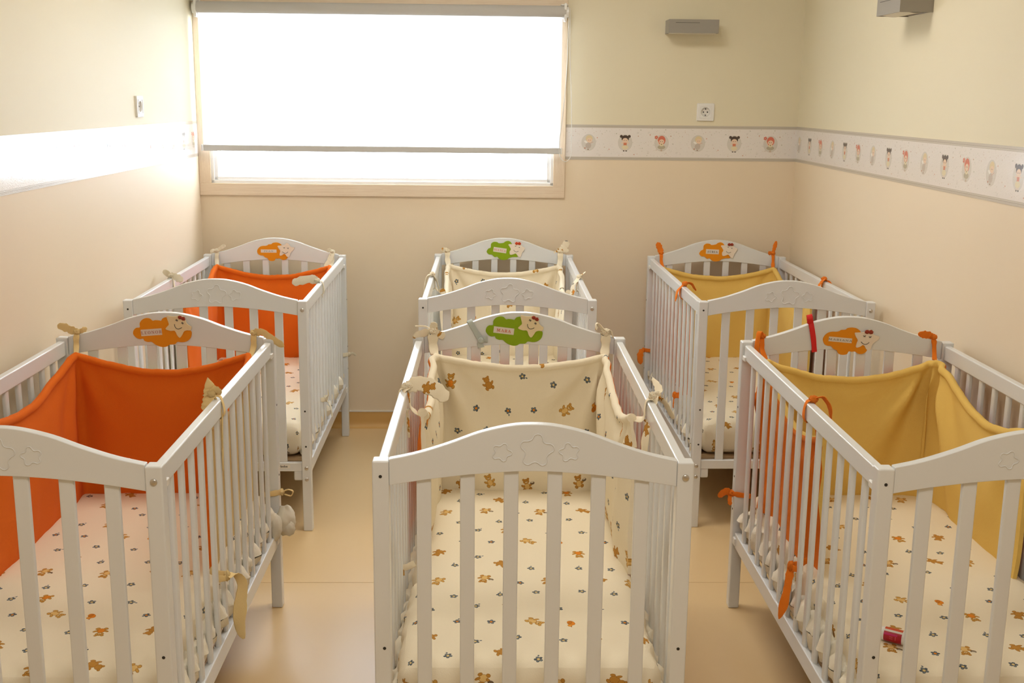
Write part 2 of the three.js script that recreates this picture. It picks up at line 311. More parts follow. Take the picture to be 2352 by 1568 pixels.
// uplighter boxes of folded grey metal
function makeLamp(label) {
  const t = thing('wall_lamp', label, 'wall lamp', [0, 0, 0], 0, 'grey box wall lamps');
  const w = 0.232, h = 0.062, d = 0.115;
  part('front_plate', rbox(-w / 2, w / 2, 0, h, d - 0.003, d, 0.001), M.grey, t);
  for (const s of [-1, 1]) part('end_plate', rbox(s > 0 ? w / 2 - 0.003 : -w / 2, s > 0 ? w / 2 : -w / 2 + 0.003, 0, h, 0.0, d - 0.002, 0.001), M.grey, t);
  part('back_plate', rbox(-w / 2 + 0.002, w / 2 - 0.002, 0.002, h - 0.002, 0, 0.004, 0.001), M.grey, t);
  const g = grid(20, 10, (u, v) => ({ p: V(lerp(-w / 2 + 0.004, w / 2 - 0.004, u), 0.008 - 0.01 * Math.sin(Math.PI * v), lerp(0.004, d - 0.004, v)) }));
  part('lower_diffuser', g, M.diffuser, t);
  part('upper_diffuser', rbox(-w / 2 + 0.004, w / 2 - 0.004, h - 0.012, h - 0.008, 0.004, d - 0.004, 0.001), M.diffuser, t);
  part('seam', box(-w / 2 + 0.03, w / 2 - 0.09, h - 0.016, h - 0.0145, d, d + 0.0004), M.dark, t);
  return t;
}
const lampA = makeLamp('grey box wall lamp on the window wall, above the white socket'); lampA.position.set(0.974, 1.936, 0);
const lampB = makeLamp('grey box wall lamp high on the right wall, cut by the picture edge'); lampB.position.set(XR, 1.93, 1.485); lampB.rotation.y = -Math.PI / 2;
// ceiling panels that light the room
PANELS.forEach(([x, z], i) => {
  const t = thing('ceiling_panel_light', i ? 'flat ceiling panel light farther from the window' : 'flat ceiling panel light nearer the window', 'ceiling light', [x, 2.72, z], 0, 'flat ceiling panel lights');
  const w = PANEL_W / 2, d = PANEL_D / 2;
  part('panel_frame', merge([rbox(-w, w, -0.018, 0, -d, -d + 0.02, 0.002), rbox(-w, w, -0.018, 0, d - 0.02, d, 0.002), rbox(-w, -w + 0.02, -0.018, 0, -d, d, 0.002), rbox(w - 0.02, w, -0.018, 0, -d, d, 0.002)]), M.plastic, t);
  part('diffuser', new THREE.PlaneGeometry(PANEL_W - 0.036, PANEL_D - 0.036).rotateX(Math.PI / 2).translate(0, -0.012, 0), std({ color: 0xffffff, emissive: PANEL_COLOUR, emissiveIntensity: 0.9, roughness: 0.6 }), t);
});
// sockets
function makeSocket(label) {
  const t = thing('wall_socket', label, 'socket', [0, 0, 0]);
  const plateShape = new THREE.Shape(); const a = 0.0415, r = 0.006;
  plateShape.moveTo(-a + r, -a); plateShape.lineTo(a - r, -a); plateShape.quadraticCurveTo(a, -a, a, -a + r); plateShape.lineTo(a, a - r); plateShape.quadraticCurveTo(a, a, a - r, a); plateShape.lineTo(-a + r, a); plateShape.quadraticCurveTo(-a, a, -a, a - r); plateShape.lineTo(-a, -a + r); plateShape.quadraticCurveTo(-a, -a, -a + r, -a);
  const hole = new THREE.Path(); hole.absarc(0, 0, 0.0205, 0, Math.PI * 2, true); plateShape.holes.push(hole);
  part('cover_plate', new THREE.ExtrudeGeometry(plateShape, { depth: 0.006, bevelEnabled: true, bevelThickness: 0.003, bevelSize: 0.003, bevelOffset: -0.003, bevelSegments: 3, curveSegments: 24 }), M.plastic, t);
  part('inner_frame', merge([rbox(-0.028, 0.028, 0.026, 0.028, 0.009, 0.0105, 0.0007), rbox(-0.028, 0.028, -0.028, -0.026, 0.009, 0.0105, 0.0007), rbox(-0.028, -0.026, -0.028, 0.028, 0.009, 0.0105, 0.0007), rbox(0.026, 0.028, -0.028, 0.028, 0.009, 0.0105, 0.0007)]), M.plastic, t);
  const well = part('socket_well', new THREE.LatheGeometry([[0, 0.001], [0.0195, 0.001], [0.0205, 0.008]].map(([x, y]) => new THREE.Vector2(x, y)), 32).rotateX(Math.PI / 2), std({ color: lin(0.8, 0.78, 0.74), roughness: 0.35, side: THREE.DoubleSide }), t);
  for (const s of [-1, 1]) {
    part('pin_hole', new THREE.CylinderGeometry(0.0033, 0.0033, 0.001, 16).rotateX(Math.PI / 2).translate(s * 0.0095, 0, 0.0012), M.dark, well);
    part('earth_clip', rbox(-0.0022, 0.0022, s * 0.0145 - 0.003, s * 0.0145 + 0.003, 0.001, 0.0035, 0.0006), M.dark, well);
  }
  return t;
}
makeSocket('white earthed socket on the window wall above the printed border').position.set(1.066, 1.5765, 0);
{ const s = makeSocket('white socket on the left wall beside the window, above the glossy border'); s.position.set(XL, 1.584, 0.935); s.rotation.y = Math.PI / 2; }

// ---------------------------------------------------------------- the cots
const W = 0.67, P = 0.035, L = 1.2857, HP = 0.894;
const archTop = [[0, 0.9735], [0.03, 0.9725], [0.06, 0.968], [0.113, 0.9545], [0.175, 0.931], [0.24, 0.91], [0.285, 0.8995], [0.3, 0.8965]];
const archBottom = (x) => 0.872 - 0.032 * Math.pow(Math.abs(x) / 0.3, 1.7);
function archGeometry() {
  const top = new THREE.CatmullRomCurve3([...archTop.slice(1).reverse().map(([x, y]) => V(-x, y, 0)), ...archTop.map(([x, y]) => V(x, y, 0))]).getPoints(70);
  const s = new THREE.Shape(); s.moveTo(-0.2985, archBottom(0.3) + 0.0015);
  for (let i = 1; i <= 40; i++) { const x = lerp(-0.2985, 0.2985, i / 40); s.lineTo(x, archBottom(x) + 0.0015); }
  for (const p of top.reverse()) s.lineTo(Math.max(-0.2985, Math.min(0.2985, p.x)), p.y - 0.0015);
  return new THREE.ExtrudeGeometry(s, { depth: 0.016, bevelEnabled: true, bevelThickness: 0.003, bevelSize: 0.0015, bevelSegments: 3 }).translate(0, 0, 0.003);
}
const blob = (cx, cy, rx, ry, turn) => {
  const pts = []; for (let k = 0; k < 40; k++) { const a = (k / 40) * Math.PI * 2, b = Math.cos(5 * (a - turn)), r = 0.84 + 0.16 * Math.sign(b) * Math.pow(Math.abs(b), 0.7) + 0.03 * Math.cos(3 * a + turn); pts.push(V(cx + rx * r * Math.cos(a), cy + ry * r * Math.sin(a), 0)); }
  return new THREE.TubeGeometry(new THREE.CatmullRomCurve3(pts, true), 120, 0.0011, 6, true);
};
function makeCot(label) {
  const c = thing('baby_cot', label, 'cot', [0, 0, 0], 0, 'white wooden cots in two rows of three');
  const postG = rbox(-P / 2, P / 2, 0, HP, -P / 2, P / 2, 0.004, 3);
  const hole = new THREE.CylinderGeometry(0.0035, 0.0035, 0.0008, 16).rotateX(Math.PI / 2);
  const bolt = new THREE.SphereGeometry(0.0075, 20, 10, 0, Math.PI * 2, 0, Math.PI / 2).scale(1, 0.5, 1).rotateX(Math.PI / 2);
  for (const [sx, front] of [[-1, 1], [1, 1], [-1, 0], [1, 0]]) {
    const p = part('post', postG, M.paint, c); p.position.set(sx * (W / 2 - P / 2), 0, front ? -P / 2 : -L + P / 2);
    const zf = P / 2 + 0.0002;
    if (front) {
      const b = part(sx > 0 ? 'bolt' : 'screw_hole', sx > 0 ? bolt : hole, sx > 0 ? M.steel : M.dark, p); b.position.set(0, 0.861, zf);
      for (const [y, s] of [[0.475, 1], [0.337, 1]]) part('screw_hole', hole, M.dark, p).position.set(sx > 0 ? 0 : 0.004, y, zf);
      for (const y of [0.251, 0.207]) part('bolt', bolt, M.steel, p).position.set(0, y, zf);
    } else for (const y of [0.68, 0.45, 0.34]) { const h = part('screw_hole', hole, M.dark, p); h.rotation.y = sx * Math.PI / 2; h.position.set(sx * (P / 2 + 0.0002), y, 0.004); }
  }
  const arch = archGeometry();
  for (const front of [1, 0]) {
    const a = part(front ? 'end_rail' : 'end_rail_001', arch, M.paint, c); a.position.z = front ? -0.026 : -L + 0.004;
    if (front) part('carved_emblem', merge([blob(0.006, 0.917, 0.036, 0.036, 0.2), blob(-0.066, 0.913, 0.021, 0.02, 1.2), blob(0.074, 0.914, 0.022, 0.02, 0.5)]).translate(0, 0, 0.0222), M.paint, a);
    const low = part('lower_rail', rbox(-0.3, 0.3, 0.237, 0.272, 0, 0.02, 0.003), M.paint, c); low.position.z = front ? -0.026 : -L + 0.006;
    if (front) part('maker_mark', new THREE.PlaneGeometry(0.058, 0.0145).translate(0.226, 0.257, 0.0204), M.mark, low);
    for (const sx of [-1, 1]) part('corner_block', rbox(sx > 0 ? 0.268 : -0.3, sx > 0 ? 0.3 : -0.268, 0.2, 0.238, 0, 0.018, 0.006), M.paint, low);
    for (let k = 0; k < 6; k++) {
      const x = -0.2285 + k * 0.0914, s = part('end_slat', rbox(-0.0155, 0.0155, 0.268, archBottom(x) + 0.012, -0.006, 0.006, 0.003), M.paint, c);
      s.position.set(x, 0, front ? -0.016 : -L + 0.016);
    }
  }
  const sideSlat = rbox(-0.0063, 0.0063, 0.26, 0.845, -0.0115, 0.0115, 0.0052, 3), inner = L - 2 * P;
  for (const sx of [-1, 1]) {
    const top = part('side_rail', rbox(-0.0107, 0.0107, 0.838, 0.884, -inner / 2, inner / 2, 0.004, 3), M.paint, c); top.position.set(sx * 0.3163, 0, -L / 2);
    const bot = part('lower_side_rail', rbox(-0.0107, 0.0107, 0.215, 0.264, -inner / 2, inner / 2, 0.003, 2), M.paint, c); bot.position.set(sx * 0.3163, 0, -L / 2);
    for (const e of [-1, 1]) { part('rail_bracket', rbox(-0.004, 0.004, 0.836, 0.852, -0.016, 0.016, 0.003), M.plastic, top).position.set(sx * 0.0122, 0, e * (inner / 2 - 0.012)); part('rail_bracket', rbox(-0.004, 0.004, 0.226, 0.25, -0.013, 0.013, 0.003), M.plastic, bot).position.set(sx * 0.0122, 0, e * (inner / 2 - 0.01)); }
    for (let k = 0; k < 13; k++) part('side_slat', sideSlat, M.paint, c).position.set(sx * 0.3163, 0, -P - (k + 1) * (inner / 14));
  }
  part('mattress_base', rbox(-0.3, 0.3, 0.262, 0.276, -L + P, -P, 0.003), M.board, c);
  return c;
}
const S = {   // where each cot's front end stands
  centreFront: [0.1078, 3.3056, -0.0073], centreBack: [0.0951, 1.3564, -0.0057], leftFront: [-0.9824, 3.3426, -0.0018],
  leftBack: [-0.9806, 1.4207, 0.0043], rightFront: [1.1498, 3.3479, 0.0015], rightBack: [1.1466, 1.3731, 0.011],
};
const place = (o, k) => { const [x, z, a] = S[k]; o.position.set(x, 0, z); o.rotation.y = a; return o; };
const cot = makeCot('nearest middle white cot, cream printed bumper and a blue ribbon on its headboard');
place(cot, 'centreFront');
for (const [k, label] of [
  ['centreBack', 'middle white cot against the window wall, with cream printed bumper and green name cloud'],
  ['leftFront', 'nearest white cot along the left wall, deep orange bumper with yellow ties'],
  ['leftBack', 'white cot in the far left corner below the window, orange bumper with cream ties'],
  ['rightFront', 'nearest white cot along the right wall, yellow bumper and red ribbon on headboard'],
  ['rightBack', 'white cot in the far right corner, yellow bumper, orange ties, no ribbon'],
]) { const c = cot.clone(); c.name = numbered('baby_cot'); c.userData = { label, category: 'cot', group: 'white wooden cots in two rows of three' }; scene.add(c); place(c, k); }

// ---------------------------------------------------------------- mattresses in fitted printed sheets
function mattressGeometry(s) {
  const hx = 0.293, hy = 0.066, hz = 0.594, r = 0.045, cy = 0.344;
  const g = new THREE.BoxGeometry(hx * 2, hy * 2, hz * 2, 36, 10, 72), p = g.attributes.position, uv = g.attributes.uv;
  for (let i = 0; i < p.count; i++) {
    const v = V(p.getX(i), p.getY(i), p.getZ(i)), q = V(Math.max(-hx + r, Math.min(hx - r, v.x)), Math.max(-hy + r, Math.min(hy - r, v.y)), Math.max(-hz + r, Math.min(hz - r, v.z)));
    const d = v.clone().sub(q); if (d.lengthSq() > 0) d.normalize().multiplyScalar(r); v.copy(q).add(d);
    const down = hy - v.y, ex = smooth(hx - r, hx, Math.abs(v.x)) * Math.sign(v.x), ez = smooth(hz - r, hz, Math.abs(v.z)) * Math.sign(v.z);
    uv.setXY(i, v.x + ex * down + s * 0.31, v.z + ez * down + s * 0.17);
    const wr = 0.003 * nz(v.x * 9 + s, v.z * 5) + 0.0022 * nz(v.x * 26, v.z * 14 + s) + (Math.abs(ex) + Math.abs(ez)) * 0.004 * nz(v.z * 30 + s, v.x * 30, v.y * 12);
    v.y += wr; v.x += ex * 2 * wr; v.z += ez * 2 * wr;
    p.setXYZ(i, v.x, v.y + cy, v.z - L / 2);
  }
  g.computeVertexNormals(); return g;
}
function hemGeometry(sx, s) {            // elastic hem and slack cloth bunched along the side, pushing out between the slats
  return grid(150, 14, (u, v) => {
    const z = -0.07 - u * (L - 0.14), a = v * Math.PI * 2, gap = ((-z - P) / ((L - 2 * P) / 14)) % 1, bulge = smooth(0.12, 0.45, gap) * (1 - smooth(0.55, 0.88, gap));
    const n = nz(z * 22 + s, a * 0.9, s), m = nz(z * 50, a * 1.7, s + 3), up = 0.5 + 0.5 * nz(z * 6 + s * 2, 4.4);
    const r = 0.016 + 0.009 * n + 0.007 * m, out = Math.max(0, Math.cos(a)) * bulge * (0.012 + 0.022 * Math.max(0, nz(z * 14 + s, 7.7) + 0.1));
    return { p: V(sx * (0.296 + r * Math.cos(a) * 0.9 + out), 0.302 + 0.024 * up + r * (1.6 + 1.2 * up) * Math.sin(a), z), uv: [z, v * 0.15 + s] };
  });
}
Object.entries({
  centreFront: 'printed bed sheet over the mattress of the nearest middle cot', centreBack: 'printed bed sheet over the mattress of the middle cot against the window wall',
  leftFront: 'printed sheet inside the orange bumper of the nearest left cot', leftBack: 'printed bed sheet over the mattress in the far left cot',
  rightFront: 'printed sheet on which the small red tube lies, nearest right cot', rightBack: 'printed bed sheet over the mattress in the far right cot',
}).forEach(([k, label], i) => {
  const t = place(thing('cot_mattress', label.replace('printed', 'cream bear and flower printed').split(' ').slice(0, 16).join(' '), 'mattress', [0, 0, 0], 0, 'sheeted cot mattresses'), k);
  part('fitted_sheet', mattressGeometry(i * 1.7 + 0.4), M.sheet, t);
  part('bunched_hem', hemGeometry(-1, i + 0.5), M.hem, t); part('bunched_hem_001', hemGeometry(1, i + 3.1), M.hem, t);
  if (k === 'leftFront') part('loose_corner', merge([lump(V(0.35, 0.297, -1.262), 0.034, 0.05, 0.034, 2, 0.16), lump(V(0.328, 0.292, -1.215), 0.02, 0.044, 0.026, 5, 0.2), lump(V(0.364, 0.278, -1.243), 0.02, 0.026, 0.016, 8, 0.2)]), M.hem, t);
});

// ---------------------------------------------------------------- bumpers tied round the head end
function makeBumper(k, label, inner, outer, tieMat, o) {
  const t = place(thing('cot_bumper', label, 'cot bumper', [0, 0, 0], 0, 'padded cot bumpers'), k);
  const zl = o.zl ?? -0.6, zr = o.zr ?? -0.6, zc = -L + 0.066, xc = 0.272, rc = 0.03, s = o.seed;
  // plan of the centre line: left side, back, right side, with rounded corners
  const path = [];
  const leg = (x0, z0, x1, z1, n) => { for (let i = 0; i < n; i++) path.push(V(lerp(x0, x1, i / n), 0, lerp(z0, z1, i / n))); };
  leg(-xc, zl, -xc, zc + rc, 50);
  for (let i = 0; i < 8; i++) { const a = (i / 8) * Math.PI / 2; path.push(V(-xc + rc - rc * Math.cos(a), 0, zc + rc - rc * Math.sin(a))); }
  leg(-xc + rc, zc, xc - rc, zc, 54);
  for (let i = 0; i < 8; i++) { const a = (i / 8) * Math.PI / 2; path.push(V(xc - rc + rc * Math.sin(a), 0, zc + rc - rc * Math.cos(a))); }
  leg(xc, zc + rc, xc, zr, 50); path.push(V(xc, 0, zr));
  const acc = [0]; for (let i = 1; i < path.length; i++) acc.push(acc[i - 1] + path[i].distanceTo(path[i - 1]));
  const nrm = path.map((p, i) => { const a = path[Math.max(0, i - 1)], b = path[Math.min(path.length - 1, i + 1)], d = b.clone().sub(a).normalize(); return V(-d.z, 0, d.x); });   // into the cot
  const lenL = -(zc + rc) + zl, sC0 = lenL + rc * 0.785, sC1 = acc[acc.length - 1] - ((zr - zc - rc) + rc * 0.785), sEnd = acc[acc.length - 1];
  const cornerTop = o.corner ?? 0.858, backSag = o.backSag ?? 0.045, sideSag = o.sideSag ?? 0.07, endL = o.endL ?? 0.822, endR = o.endR ?? 0.822;
  const topAt = (d) => {
    let y;
    if (d < sC0) { const f = d / sC0; y = lerp(endL, cornerTop, Math.pow(f, 1.3)) - sideSag * Math.pow(Math.sin(Math.PI * Math.pow(f, 0.9)), 1.1); }
    else if (d < sC1) { const f = (d - sC0) / (sC1 - sC0); y = cornerTop - backSag * Math.pow(Math.sin(Math.PI * f), o.backPow ?? 0.9); }
    else { const f = (sEnd - d) / (sEnd - sC1); y = lerp(endR, cornerTop, Math.pow(f, 1.3)) - sideSag * Math.pow(Math.sin(Math.PI * Math.pow(f, 0.9)), 1.1); }
    return y + 0.0035 * nz(d * 11 + s, 2.2) + 0.0018 * nz(d * 40 + s, 5.1);
  };
  const bottom = 0.402, n = path.length - 1, folds = o.folds ?? 1;
  const sheet = (d, y, top) => {                      // displacement of the padded cloth from its plan, towards the cot's middle
    let v = 0.007 * nz(d * 5 + s, y * 6) + 0.003 * nz(d * 16 + s, y * 12);
    for (const [c, amp] of [[sC0, 1], [sC1, 1], [0, 0.6], [sEnd, 0.6]]) {
      const dx = d - c, dy = top - y + 0.02, ang = Math.atan2(dx, dy), fall = Math.exp(-(dx * dx) / 0.03) * smooth(0.02, 0.14, dy);
      v += folds * amp * 0.011 * Math.cos(ang * 9 + s + c) * fall;
    }
    const mid = (f) => Math.sin(Math.PI * f);
    const f = d < sC0 ? d / sC0 : d < sC1 ? (d - sC0) / (sC1 - sC0) : (sEnd - d) / (sEnd - sC1);
    const h = (y - bottom) / (top - bottom);
    v += 0.02 * mid(f) * Math.sin(Math.PI * Math.min(1, h * 1.05)) + 0.006 * (1 - h);
    return v;
  };
  const NV = 40, roll = 0.0125, rollAt = 0.03;
  const at = (i, v, inside) => {
    const d = acc[i], p = path[i], nv = nrm[i], top = topAt(d);
    // v 0..0.8 runs up the flat cloth, 0.8..1 round the padded top roll
    let y, off;
    const ruche = 0.0012 * Math.sin(d * 260 + s) * nz(d * 7, s) ;
    if (v < 0.8) { const h = v / 0.8; y = lerp(bottom, top - rollAt, h); const pinch = smooth(0.86, 1, h); off = sheet(d, y, top) + (inside ? 1 : -1) * lerp(0.006, 0.0022, pinch) + (inside ? 0 : 0.004 * nz(d * 24 + s, y * 9, 8) * (o.wrinkle ?? 1)); }
    else { const a = lerp(-1.15, Math.PI / 2 + (inside ? 0.8 : -0.8), (v - 0.8) / 0.2); y = top - roll + (roll + ruche) * Math.sin(a) - 0.002; off = sheet(d, top - rollAt, top) + (inside ? 1 : -1) * (roll + ruche) * Math.cos(a) * 0.95; }
    return { p: V(p.x + nv.x * off, y, p.z + nv.z * off), uv: [d + s * 0.13, y + s * 0.21] };
  };
  const panel = (inside) => {
    const g = grid(n, NV, (u, v) => at(Math.round(u * n), v, inside));
    const ends = [0, n].map((i) => grid(NV, 2, (u, w) => { const a = at(i, u, true), b = at(i, u, false); return { p: a.p.lerp(b.p, w), uv: a.uv }; }));
    return inside ? merge([g, ...ends]) : merge([g, grid(n, 2, (u, w) => { const i = Math.round(u * n), a = at(i, 0, true), b = at(i, 0, false); return { p: a.p.lerp(b.p, w), uv: a.uv }; })]);
  };
  part('inner_panel', panel(true), inner, t); part('outer_panel', panel(false), outer, t);
  // cloth ties
  const zb = -L; let q = s;
  const tie = (list, knotAt, kr) => { const m = part('tie', merge(list), tieMat, t); if (knotAt) part('knot', lump(knotAt, kr[0], kr[1], kr[2], (q += 1.3), 0.35), tieMat, m); };
  const tail = (from, pts, w = 0.02, side = V(0, 0, 1), taper = -0.25) => ribbon([from, ...pts.map(([x, y, z]) => V(from.x + x, from.y + y, from.z + z))], w, 0.004, side, { n: 20, taper, crumple: 0.35, s0: (q += 0.7), round: 0.3 });
  for (const [sx, tails] of [[-1, o.cornerL], [1, o.cornerR]]) {
    const x = sx * 0.272, w = o.cornerW ?? 0.02, top = 0.906;
    const loop = ribbon([V(x - sx * 0.006, 0.845, zb + 0.06), V(x, 0.872, zb + 0.036), V(x, 0.896, zb + 0.031), V(x, top, zb + 0.022), V(x, top - 0.002, zb + 0.008), V(x, 0.88, zb + 0.001), V(x, 0.85, zb + 0.003)], w, 0.0035, V(1, 0, 0), { s0: (q += 0.9), crumple: 0.3 });
    const kp = V(x, top + 0.005, zb + 0.022);
    tie([loop, ...(tails ?? []).map((a) => tail(kp, a.p, a.w ?? 0.018, V(...(a.side ?? [0, 0.3, 1]))))], kp, o.knot ?? [0.012, 0.009, 0.011]);
  }
  for (const [sx, z, tails, kn] of [[-1, o.midL ?? zl + 0.03, o.midTailL, o.midKnotL], [1, o.midR ?? zr + 0.03, o.midTailR, o.midKnotR]]) {
    const X = (x) => sx * x, zt = sx < 0 ? zl : zr, y0 = (sx < 0 ? endL : endR);
    const loop = ribbon([V(X(0.283), y0 - 0.02, zt - 0.012), V(X(0.299), 0.84, z), V(X(0.3025), 0.868, z), V(X(0.308), 0.8885, z), V(X(0.322), 0.889, z + 0.001), V(X(0.3305), 0.868, z + 0.002), V(X(0.3305), 0.842, z + 0.003), V(X(0.318), 0.831, z + 0.003), V(X(0.301), 0.834, z + 0.004)], o.midW ?? 0.017, 0.0035, V(0, 0, 1), { n: 44, s0: (q += 0.9), crumple: 0.3 });
    const kp = kn ? V(X(kn[0]), kn[1], z + (kn[2] ?? 0)) : V(X(0.312), 0.895, z);
    tie([loop, ...(tails ?? []).map((a) => tail(kp, a.p.map(([x, y, zz]) => [sx * x, y, zz]), a.w ?? 0.018, V(...(a.side ?? [0.2, 0.2, 1])), a.taper))], kp, o.knot ?? [0.012, 0.01, 0.012]);
  }
  // lower ties: round the back posts, and round a side slat
  for (const [sx, tails] of [[-1, o.postL], [1, o.postR]]) if (tails) {
    const X = (x) => sx * x, y = o.postY ?? 0.4;
    const loop = ribbon([V(X(0.285), y, zb + 0.05), V(X(0.325), y + 0.002, zb + 0.039), V(X(0.338), y + 0.002, zb + 0.028), V(X(0.3385), y, zb + 0.006)], 0.018, 0.0035, V(0, 1, 0), { s0: (q += 1.1) });
    const kp = V(X(0.342), y, zb + 0.022);
    tie([loop, ...tails.map((a) => tail(kp, a.p.map(([x, yy, zz]) => [sx * x, yy, zz]), a.w ?? 0.018, V(...(a.side ?? [0, 1, 0.2]))))], kp, [0.008, 0.011, 0.01]);
  }
  for (const [sx, z, tails, y] of [[-1, o.lowL, o.lowTailL, o.lowYL ?? 0.43], [1, o.lowR, o.lowTailR, o.lowYR ?? 0.425]]) if (z) {
    const X = (x) => sx * x;
    const loop = ribbon([V(X(0.285), y + 0.01, z - 0.02), V(X(0.305), y, z - 0.018), V(X(0.329), y - 0.002, z - 0.012), V(X(0.33), y - 0.002, z + 0.008), V(X(0.31), y, z + 0.018)], 0.018, 0.0035, V(0, 1, 0), { s0: (q += 1.1) });
    const kp = V(X(0.333), y, z - 0.004);
    tie([loop, ...tails.map((a) => tail(kp, a.p.map(([x, yy, zz]) => [sx * x, yy, zz]), a.w ?? 0.02, V(...(a.side ?? [0, 0.3, 1]))))], kp, [0.009, 0.014, 0.012]);
  }
  return t;
}
makeBumper('centreFront', 'cream bumper printed with bears and flowers round the nearest middle cot, orange outside', M.sheet, M.tangerine, M.sheet, {
  seed: 1.3, zl: -0.655, zr: -0.56, endL: 0.83, endR: 0.845, corner: 0.856, backSag: 0.038, sideSag: 0.065, cornerW: 0.03, knot: [0.016, 0.013, 0.012], midW: 0.02, folds: 2,
  cornerL: [{ p: [[-0.03, -0.004, 0.01], [-0.062, -0.018, 0.015]], w: 0.022, side: [0, 1, 0.3] }, { p: [[-0.02, 0.012, -0.01], [-0.058, 0.014, -0.012]], w: 0.01, side: [0, 0.4, 1] }, { p: [[0.002, 0.016, 0], [0.004, 0.03, 0.002]], w: 0.022, side: [1, 0, 0] }, { p: [[0.02, -0.006, 0.01], [0.036, -0.018, 0.012]], w: 0.02, side: [0, 1, 0] }],
  cornerR: [{ p: [[-0.012, 0.016, 0], [-0.026, 0.026, -0.004], [-0.03, 0.006, -0.01]], w: 0.02, side: [0.3, 0.2, 1] }, { p: [[0.014, 0.008, 0.004], [0.024, -0.016, 0.006]], w: 0.014 }],
  midTailL: [{ p: [[-0.03, 0.012, 0.004], [-0.075, -0.005, 0.008], [-0.105, -0.03, 0.012]], w: 0.038, side: [0, 0.9, -0.5] }, { p: [[0.01, -0.01, 0.014], [0.0, -0.07, 0.02], [-0.004, -0.13, 0.02]], w: 0.024, side: [0.3, 0, 1] }], midKnotL: [0.306, 0.892],
  midTailR: [{ p: [[0.012, 0.012, -0.02], [0.0, 0.034, -0.07]], w: 0.034, side: [1, 0.6, 0], taper: 0.75 }, { p: [[0.022, -0.012, 0.01], [0.046, -0.05, 0.03]], w: 0.024, side: [0.3, 0.4, 1] }, { p: [[-0.014, -0.05, 0.02], [-0.024, -0.1, 0.035], [-0.03, -0.16, 0.03]], w: 0.036, side: [0.3, 0, 1] }], midKnotR: [0.326, 0.897],
  lowL: -0.52, lowTailL: [{ p: [[0.01, -0.04, 0.01], [0.012, -0.09, 0.012]] }], lowR: -0.5, lowTailR: [{ p: [[0.01, -0.04, 0.01], [0.012, -0.09, 0.012]] }],
});
makeBumper('centreBack', 'cream bear and flower printed bumper round the middle cot at the window wall', M.sheet, M.ivory, M.sheet, {
  seed: 4.1, zl: -0.64, zr: -0.6, endL: 0.83, endR: 0.835, corner: 0.856, backSag: 0.04, sideSag: 0.08, cornerW: 0.026, folds: 1.6,
  cornerL: [{ p: [[-0.012, 0.004, 0.006], [-0.03, 0.0, 0.01]], w: 0.02, side: [0, 1, 0] }],
  cornerR: [{ p: [[0.018, 0.022, 0], [0.034, 0.052, 0]], w: 0.03, side: [1, -0.5, 0] }, { p: [[0.018, 0.004, 0.004], [0.042, 0.004, 0.006]], w: 0.018, side: [0, 1, 0] }, { p: [[-0.016, 0.0, 0.0], [-0.03, -0.008, 0.004]], w: 0.012, side: [0, 1, 0] }],
  midTailL: [{ p: [[0.02, -0.004, 0.01], [0.034, -0.06, 0.012], [0.036, -0.12, 0.01]], w: 0.02, side: [0, 0, 1] }, { p: [[-0.02, -0.03, 0.02], [-0.03, -0.07, 0.03]], w: 0.03 }],
  midTailR: [{ p: [[0.012, 0.01, 0], [0.026, 0.022, 0.004]], w: 0.02 }, { p: [[-0.024, -0.03, 0.02], [-0.034, -0.09, 0.03]], w: 0.03, side: [0.4, 0, 1] }],
});
makeBumper('leftFront', 'deep orange padded bumper with yellow ties in the nearest left cot', M.orange, M.cream, M.cream, {
  seed: 2.2, zl: -0.55, zr: -0.6, endL: 0.83, endR: 0.815, corner: 0.862, backSag: 0.055, backPow: 1.0, sideSag: 0.05, cornerW: 0.017, folds: 0.6,
  cornerL: [{ p: [[-0.026, 0.01, 0.004], [-0.056, 0.022, 0.006]], w: 0.024, side: [0, 1, 0.2] }, { p: [[0.016, 0.004, 0], [0.03, 0.012, -0.004]], w: 0.014, side: [0, 1, 0] }],
  cornerR: [{ p: [[0.024, 0.004, 0.006], [0.06, -0.018, 0.012], [0.094, -0.04, 0.016]], w: 0.024, side: [0, 1, 0.3] }],
  midR: -0.575, midTailR: [{ p: [[-0.004, 0.014, 0.0], [-0.008, 0.042, 0.002]], w: 0.046, side: [1, 0.2, -0.4], taper: 0.85 }, { p: [[0.014, 0.008, 0.004], [0.026, 0.004, 0.008]], w: 0.024, side: [0, 1, 0.4] }, { p: [[-0.008, -0.02, 0.008], [-0.012, -0.05, 0.01]], w: 0.03, side: [1, 0, 0.4] }, { p: [[0.022, -0.03, 0.006], [0.024, -0.1, 0.008], [0.022, -0.2, 0.01]], w: 0.012 }], midKnotR: [0.302, 0.897],
  postR: [{ p: [[0.02, 0.008, 0.0], [0.036, 0.004, 0.004], [0.03, -0.01, 0.006], [0.008, -0.006, 0.004]], w: 0.012, side: [0, 0.3, 1] }], postY: 0.392,
  lowR: -0.52, lowYR: 0.43, lowTailR: [{ p: [[0.02, 0.0, -0.01], [0.036, -0.03, -0.012], [0.03, -0.08, 0.0], [0.028, -0.13, 0.01], [0.04, -0.165, 0.02]], w: 0.03, side: [1, 0.1, 0.4] }],
});
